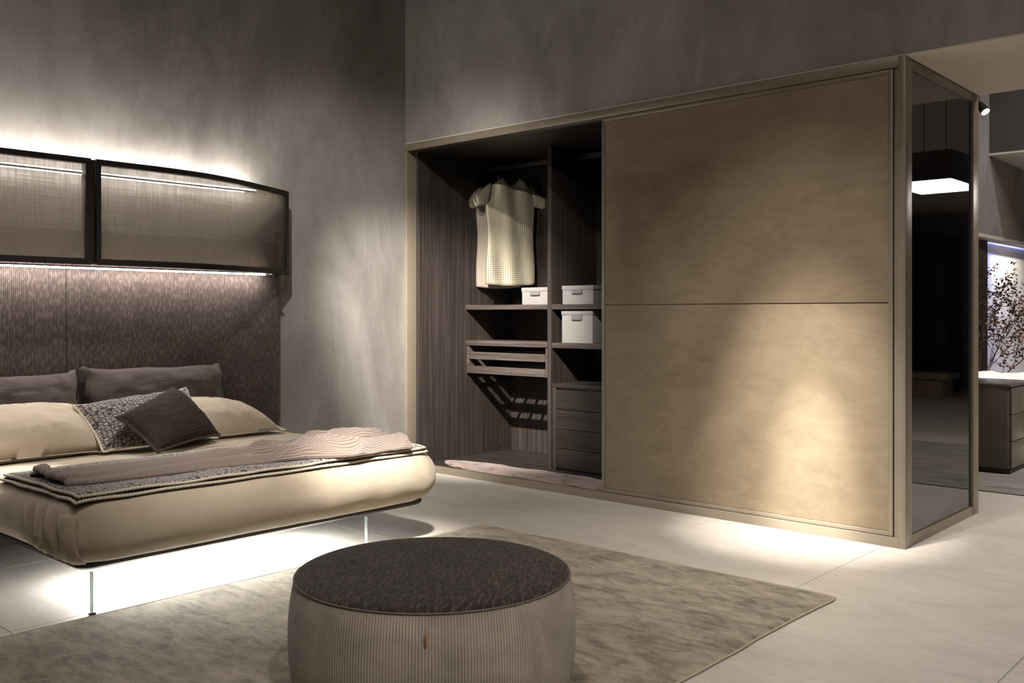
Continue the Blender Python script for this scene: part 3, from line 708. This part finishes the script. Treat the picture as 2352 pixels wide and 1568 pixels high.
# ------------------------------------------------------------------ folded quilt at the foot
Q = Thing('knit_quilt', (-4.15, 2.55, .48), 'folded chunky knit quilt with cream cord edging across the bed foot', 'quilt')
def quilt_layer(x0, x1, y0, y1, z, th, seed, near_drop):
    bm, uvl = bmuv(); nx, ny = 40, 90
    def top(i, j, off):
        s = i/(nx-1); q = j/(ny-1); e = min(s, 1-s)*(x1-x0); g = min(q, 1-q)*(y1-y0)
        x = x0+s*(x1-x0)+.006*nz(q*7, seed)*(s > .9); y = y0+q*(y1-y0)+.010*nz(s*5, seed+2)*(q < .05)
        zz = z+.006*nz(x*5, y*5, seed)
        r = .012; ee = min(e, g); rnd = (1-min(1, ee/r))
        drop = max(0, (x+3.85)/.09)**2*.010+max(0, (1.66-y)/.05)**2*.006*near_drop
        return (x, y, zz-drop+(th*(1-.5*rnd) if off else th*.35*rnd))
    A = grid(bm, nx, ny, lambda i, j: top(i, j, True), lambda i, j: (i/(nx-1)*(x1-x0), j/(ny-1)*(y1-y0)), uvl)
    B = grid(bm, nx, ny, lambda i, j: top(i, j, False), lambda i, j: (i/(nx-1)*(x1-x0), j/(ny-1)*(y1-y0)), uvl)
    per = [(0, i) for i in range(nx)]+[(j, nx-1) for j in range(1, ny)]+[(ny-1, i) for i in range(nx-2, -1, -1)]+[(j, 0) for j in range(ny-2, 0, -1)]
    for a, b in zip(per, per[1:]+per[:1]):
        f = bm.faces.new((A[a[0]][a[1]], B[a[0]][a[1]], B[b[0]][b[1]], A[b[0]][b[1]]))
        for lp in f.loops: lp[uvl].uv = (lp.vert.co.x+lp.vert.co.z, lp.vert.co.y)
    edge = [((A[a][b].co+B[a][b].co)/2) for a, b in per]
    lay = mk('knit_layer', bm, 'knit', Q, ang=70)
    bm, uvl = bmuv(); tube(bm, edge, .0065, 7, True, uvl); mk('cord_edge', bm, 'cord_piping', Q, lay, ang=80)
quilt_layer(-4.55, -3.772, 1.615, 3.485, .4815, .012, 1, 1)
quilt_layer(-4.53, -3.780, 1.626, 3.478, .4995, .012, 6, .6)

# ------------------------------------------------------------------ throw
TH = Thing('rib_throw', (-4.05, 2.5, .525), 'rumpled pinkish rib-knit throw lying along the quilt', 'throw')
bm, uvl = bmuv(); nu, nv = 150, 44
def thr(i, j):
    s = i/(nu-1); q = j/(nv-1)*2-1
    sx = -4.155+.06*math.sin(s*2.2)+.17*s**1.6+.02*math.sin(s*9); y = 1.66+s*1.70
    hw = .155+.035*math.sin(s*7+1)+.085*math.exp(-((s-.62)/.22)**2)-.04*max(0, s-.85)/.15
    x = sx+q*hw+.018*math.sin(s*13+q*2)*s
    amp = .018+.020*s
    bulge = (1-abs(q)**5)
    f = abs(math.sin(q*4.4+1.3*math.sin(s*4.2)+.9*nz(s*4, q, 2)))**1.4
    rid = 1-abs(nz(s*5.5+q*.9, q*1.3+s*1.5, 7))*3.2; rid2 = 1-abs(nz(s*9-q*1.2, q*2.0, 3))*3.0
    g = min(1, max(0, (s-.42)/.25))
    fold = amp*f*bulge+g*bulge*(.040*max(0, rid)**1.5+.018*max(0, rid2)**1.5)+.010*max(0, 1-s/.06)*bulge
    x += g*.03*math.sin(s*23+q*3)
    return (x, y, .5165+.012*bulge+fold)
A = grid(bm, nu, nv, thr, lambda i, j: (i/(nu-1)*1.9, j/(nv-1)*.5), uvl)
mk('knit_layer', bm, 'rib_knit', TH, ang=80)
so = TH.o.children[0].modifiers.new('solid', 'SOLIDIFY'); so.thickness = .010; so.offset = -1
# rolled hems at the near end
for (x0, x1, zc) in ((-4.30, -4.15, .545), (-4.13, -3.99, .542)):
    bm, uvl = bmuv(); pts = []
    for i in range(16):
        q = i/15; pts.append((x0+(x1-x0)*q, 1.652+.015*math.sin(q*PI)+.02*(x0 < -4.2)*(1-q), zc+.008*math.sin(q*PI)))
    tube(bm, pts, [.012+.012*math.sin(PI*min(1, max(.12, i/15))) for i in range(16)], 10, False, uvl); mk('rolled_hem', bm, 'rib_knit', TH, ang=80)

# ================================================================== OTTOMAN
OX, OY = -2.243, 2.100
OT = Thing('ottoman', (OX, OY, 0.011), 'round ottoman with taupe corduroy side and dark brown top', 'ottoman')
bm, uvl = bmuv()
lathe(bm, OX, OY, [(.36, .0135), (.405, .0145), (.425, .025), (.438, .05), (.448, .09), (.455, .14), (.458, .20), (.457, .26), (.453, .31), (.447, .35), (.4415, .375), (.437, .392)], 160, uvl, cap_top=False)
mk('side_cover', bm, 'cord_pouf_side', OT, ang=60, label='taupe corduroy side')
bm, uvl = bmuv(); rs = [.437, .434, .425, .40, .34, .26, .17, .08]
zs = [.392, .397, .401, .4045, .4075, .4095, .4105, .411]
V = grid(bm, 96, len(rs), lambda i, j: (OX+rs[j]*math.cos(2*PI*i/96), OY+rs[j]*math.sin(2*PI*i/96), zs[j]), None, None, closed_u=True)
bm.faces.new(V[-1])
ca, sa = math.cos(.60), math.sin(.60)
for f in bm.faces:
    for lp in f.loops:
        X, Y = lp.vert.co.x-OX, lp.vert.co.y-OY; lp[uvl].uv = (X*ca+Y*sa, -X*sa+Y*ca)
mk('top_cover', bm, 'cord_pouf_top', OT, ang=60, label='dark brown ribbed top')
bm = bmesh.new(); tube(bm, [(OX+.4385*math.cos(2*PI*i/120), OY+.4385*math.sin(2*PI*i/120),   .3905) for i in range(120)], .0032, 7, True); mk('seam_piping', bm, 'pouf_piping', OT, ang=80)
ta = math.atan2(-OY, -OX)-.045; tn = Vector((math.cos(ta), math.sin(ta), 0)); ts = Vector((-tn.y, tn.x, 0))
bm = bmesh.new(); loop = []
tc = Vector((OX, OY, 0))+tn*.452
pr_ = [(0, .346), (.010, .345), (.0135, .338), (.0135, .318), (.010, .311), (0, .310)]
for sgn in (-1, 1): loop.append([bm.verts.new(tc+tn*a+ts*(.0022*sgn)+Vector((0, 0, z))) for a, z in pr_])
for k in range(5): bm.faces.new((loop[0][k], loop[0][k+1], loop[1][k+1], loop[1][k]))
bm.faces.new(loop[0]); bm.faces.new(loop[1][::-1]); mk('leather_tag', bm, 'leather_tag', OT, label='small red-brown leather tag')

# ================================================================== MAIN RUG
RG = Thing('area_rug', (-2.75, 2.0, 0), 'large taupe beige mottled silky rug under the ottoman', 'rug')
bm = bmesh.new(); nx, ny = 110, 190; rx0, rx1, ry0, ry1 = -3.808, -1.700, .15, 3.955
def rug(i, j):
    s = i/(nx-1); q = j/(ny-1)
    x = rx0+s*(rx1-rx0); y = ry0+q*(ry1-ry0)
    # slightly rounded far corner and wavy border
    x += (.006*math.sin(y*5)+.004*nz(y*6, 1))*(s > .98); y += .006*nz(x*4, 9)*(q > .98)
    cr = max(0, s-.975)/.025*max(0, q-.985)/.015; x -= .012*cr; y -= .010*cr
    e = min(s, 1-s, q, 1-q)
    return (x, y, .003+(.007+.0022*nz(x*5, y*5, 3)+.0012*nz(x*17, y*17, 1))*min(1, .45+e*60))
A = grid(bm, nx, ny, rug)
per = [(0, i) for i in range(nx)]+[(j, nx-1) for j in range(1, ny)]+[(ny-1, i) for i in range(nx-2, -1, -1)]+[(j, 0) for j in range(ny-2, 0, -1)]
bot = [bm.verts.new((A[a][b].co.x, A[a][b].co.y, 0.0005)) for a, b in per]
n = len(per); bind = [A[a][b].co.copy() for a, b in per]
for k in range(n):
    a, b = per[k], per[(k+1) % n]; bm.faces.new((A[a[0]][a[1]], bot[k], bot[(k+1) % n], A[b[0]][b[1]]))
bm.faces.new(bot)
mk('pile', bm, 'rug_main', RG, ang=70)
bm = bmesh.new(); tube(bm, [(p.x, p.y, .005) for p in bind], .0045, 6, True); mk('edge_binding', bm, 'rug_binding', RG, ang=80)

# ================================================================== ROOM BEHIND
CH = Thing('chest_of_drawers', (-2.3, 8.15, 0), 'taupe lacquer chest of drawers standing on the striped rug behind the wardrobe', 'chest of drawers')
box('plinth', -2.60, -2.03, 7.83, 8.45, .008, .05, 'chest_gap', CH)
box('body', -2.62, -2.035, 7.805, 8.47, .05, .665, 'chest_lacquer', CH, bev=.003)
box('top', -2.62, -2.015, 7.80, 8.475, .665, .685, 'chest_lacquer', CH, bev=.003)
for k in range(3):
    z0 = .055+k*.202; box('drawer', -2.035, -2.013, 7.825, 8.465, z0, z0+.196, 'chest_lacquer', CH, bev=.002)
bm = bmesh.new(); nx, ny = 30, 30
grid(bm, nx, ny, lambda i, j: (-3.4+4.6*i/(nx-1), 7.0+2.35*j/(ny-1), .0075)); bot = bbox(bm, -3.4, 1.2, 7.0, 9.35, .0005, .006)
tag(mk('striped_rug', bm, 'rug_back', loc=(-1, 8, 0)), 'grey striated rug under the chest of drawers', 'rug')
BB = Thing('display_bed', (-3.0, 9.2, 0), 'bed with cream fur throw behind the chest of drawers', 'bed')
box('base', -4.1, -1.9, 8.75, 9.70, .06, .40, 'cabinet_black', BB, bev=.01); box('foot', -4.0, -3.8, 9.0, 9.6, .0, .06, 'cabinet_black', BB); box('foot', -2.2, -2.0, 9.0, 9.6, .0, .06, 'cabinet_black', BB)
bm = bmesh.new(); rings(bm, -4.12, -1.88, 8.74, 9.71, .08, [(.03, .40), (.0, .43), (.0, .57), (.04, .61), (.2, .615), (.4, .615)], (24, 14, 6)); mk('mattress', bm, 'mattress_back', BB)
bm = bmesh.new()
grid(bm, 50, 30, lambda i, j: (-3.9+1.95*i/49, 8.80+.84*j/29, .622+.075*max(0, .5+nz(i*.13, j*.16, 3))*min(1, min(i, 49-i)/5, min(j, 29-j)/4)+.025*abs(nz(i*.4, j*.45, 8))))
o = mk('fur_throw', bm, 'fur', loc=(-2.9, 9.2, .617)); tag(o, 'cream fur throw heaped on the display bed', 'throw')
# branches
TR = Thing('branch_arrangement', (-2.86, 9.98, 0), 'tall leafy branches with reddish leaves in front of the dark column', 'plant')
bm = bmesh.new(); lathe(bm, -2.86, 9.98, [(.09, .0), (.13, .15), (.15, .32), (.12, .45), (.10, .50), (.085, .49)], 24, cap_top=False); mk('vase', bm, 'pot', TR)
tips = []; bmb = bmesh.new()
rnd = random.Random(5)
def branch(p, d, L, r, lev):
    pts = [p]; rr = [r]; n = 6
    for k in range(n):
        d = (d+Vector((rnd.uniform(-.16, .16), rnd.uniform(-.16, .16), rnd.uniform(-.08, .16)))).normalized(); p = p+d*L/n; pts.append(p); rr.append(r*(1-.75*(k+1)/n))
        if lev < 2 and k > 0:
            for _ in range(2 if lev == 0 else 1):
                e = (d+Vector((rnd.uniform(-.8, .8), rnd.uniform(-.7, .7), rnd.uniform(-.3, .7)))).normalized(); branch(p, e, L*rnd.uniform(.3, .55), r*.5, lev+1)
        if lev >= 1 and k > 1: tips.append((p.copy(), d.copy()))
    tube(bmb, pts, rr, 5)
for d in ((.22, -.1, .9), (.05, -.1, 1.1), (.36, .0, .75), (.5, -.05, .40), (-.2, -.1, 1)):
    branch(Vector((-2.86, 9.98, .46)), Vector(d).normalized(), rnd.uniform(.75, .95), .006, 0)
mk('branches', bmb, 'bark', TR)
bm = bmesh.new()
for p, d in tips:
    for _ in range(2):
        a = Vector((rnd.uniform(-1, 1), rnd.uniform(-1, 1), rnd.uniform(-.6, .8))).normalized(); s = a.cross(Vector((rnd.uniform(-1, 1), rnd.uniform(-1, 1), 1))).normalized(); L = rnd.uniform(.028, .048); q = p+a*.006
        vs = [bm.verts.new(v) for v in (q, q+a*L*.5+s*L*.28, q+a*L, q+a*L*.5-s*L*.28)]; bm.faces.new(vs)
lf = mk('leaves', bm, 'leaf', TR); lf['kind'] = 'stuff'
NS = Thing('nightstand', (-2.45, 11.6, 0), 'small brown nightstand against the lit wall', 'nightstand')
box('body', -2.78, -2.3, 11.75, 12.15, .05, .62, 'bench_tan', NS); box('top', -2.8, -2.28, 11.73, 12.17, .62, .65, 'column_dark', NS); box('plinth', -2.75, -2.33, 11.78, 12.12, 0, .05, 'chest_gap', NS)
# spotlight head in the room behind
SP = Thing('spotlight', (-2.62, 9.1, 3.0), 'small track spotlight beyond the wardrobe corner', 'spotlight')
ax = Vector((.55, -.25, -.8)).normalized(); p0 = Vector((-2.608, 9.08, 3.10)); bm = bmesh.new()
tube(bm, [p0, p0+ax*.03, p0+ax*.06, p0+ax*.12], [.02, .028, .036, .04], 16); mk('head', bm, 'lamp_body', SP)
bm = bmesh.new(); tube(bm, [p0+ax*.118, p0+ax*.124], [.037, .034], 16); mk('lens', bm, 'bulb', SP)
bm = bmesh.new(); tube(bm, [(-2.608, 9.08, 3.10), (-2.608, 9.08, 4.46)], .008, 8); mk('stem', bm, 'lamp_body', SP)
box('canopy', -2.66, -2.556, 9.03, 9.13, 4.46, 4.50, 'lamp_body', SP)
# luminous box lamp, standing out of frame and mirrored in the smoked glass
LP = Thing('box_pendant', (-1.1, 7.63, 2.2), 'hanging box lamp with glowing underside mirrored in the smoked glass', 'pendant lamp')
box('housing', -1.34, -.86, 7.27, 8.02, 2.205, 2.42, 'lamp_body', LP); box('diffuser', -1.33, -.87, 7.28, 8.01, 2.192, 2.206, 'panel_light', LP)
for yy in (7.4, 7.9):
    bm = bmesh.new(); tube(bm, [(-1.1, yy, 2.42), (-1.1, yy, 4.5)], .004, 6); mk('cable', bm, 'lamp_body', LP)
BN = Thing('low_bench', (1.6, 14.4, 0), 'long low tan bench mirrored in the smoked glass', 'bench')
box('seat', .86, 2.6, 14.1, 14.7, .28, .36, 'bench_tan', BN); box('base', .95, 2.5, 14.15, 14.65, .0, .28, 'bench_tan', BN)
TC = Thing('tall_cabinet', (2.2, 15.5, 0), 'tall black cabinet mirrored in the smoked glass', 'cabinet')
box('body', 1.2, 3.2, 15.2, 15.9, 0, 2.4, 'cabinet_black', TC); box('door', 1.22, 2.19, 15.18, 15.2, .02, 2.38, 'cabinet_black', TC); box('door', 2.21, 3.18, 15.18, 15.2, .02, 2.38, 'cabinet_black', TC)
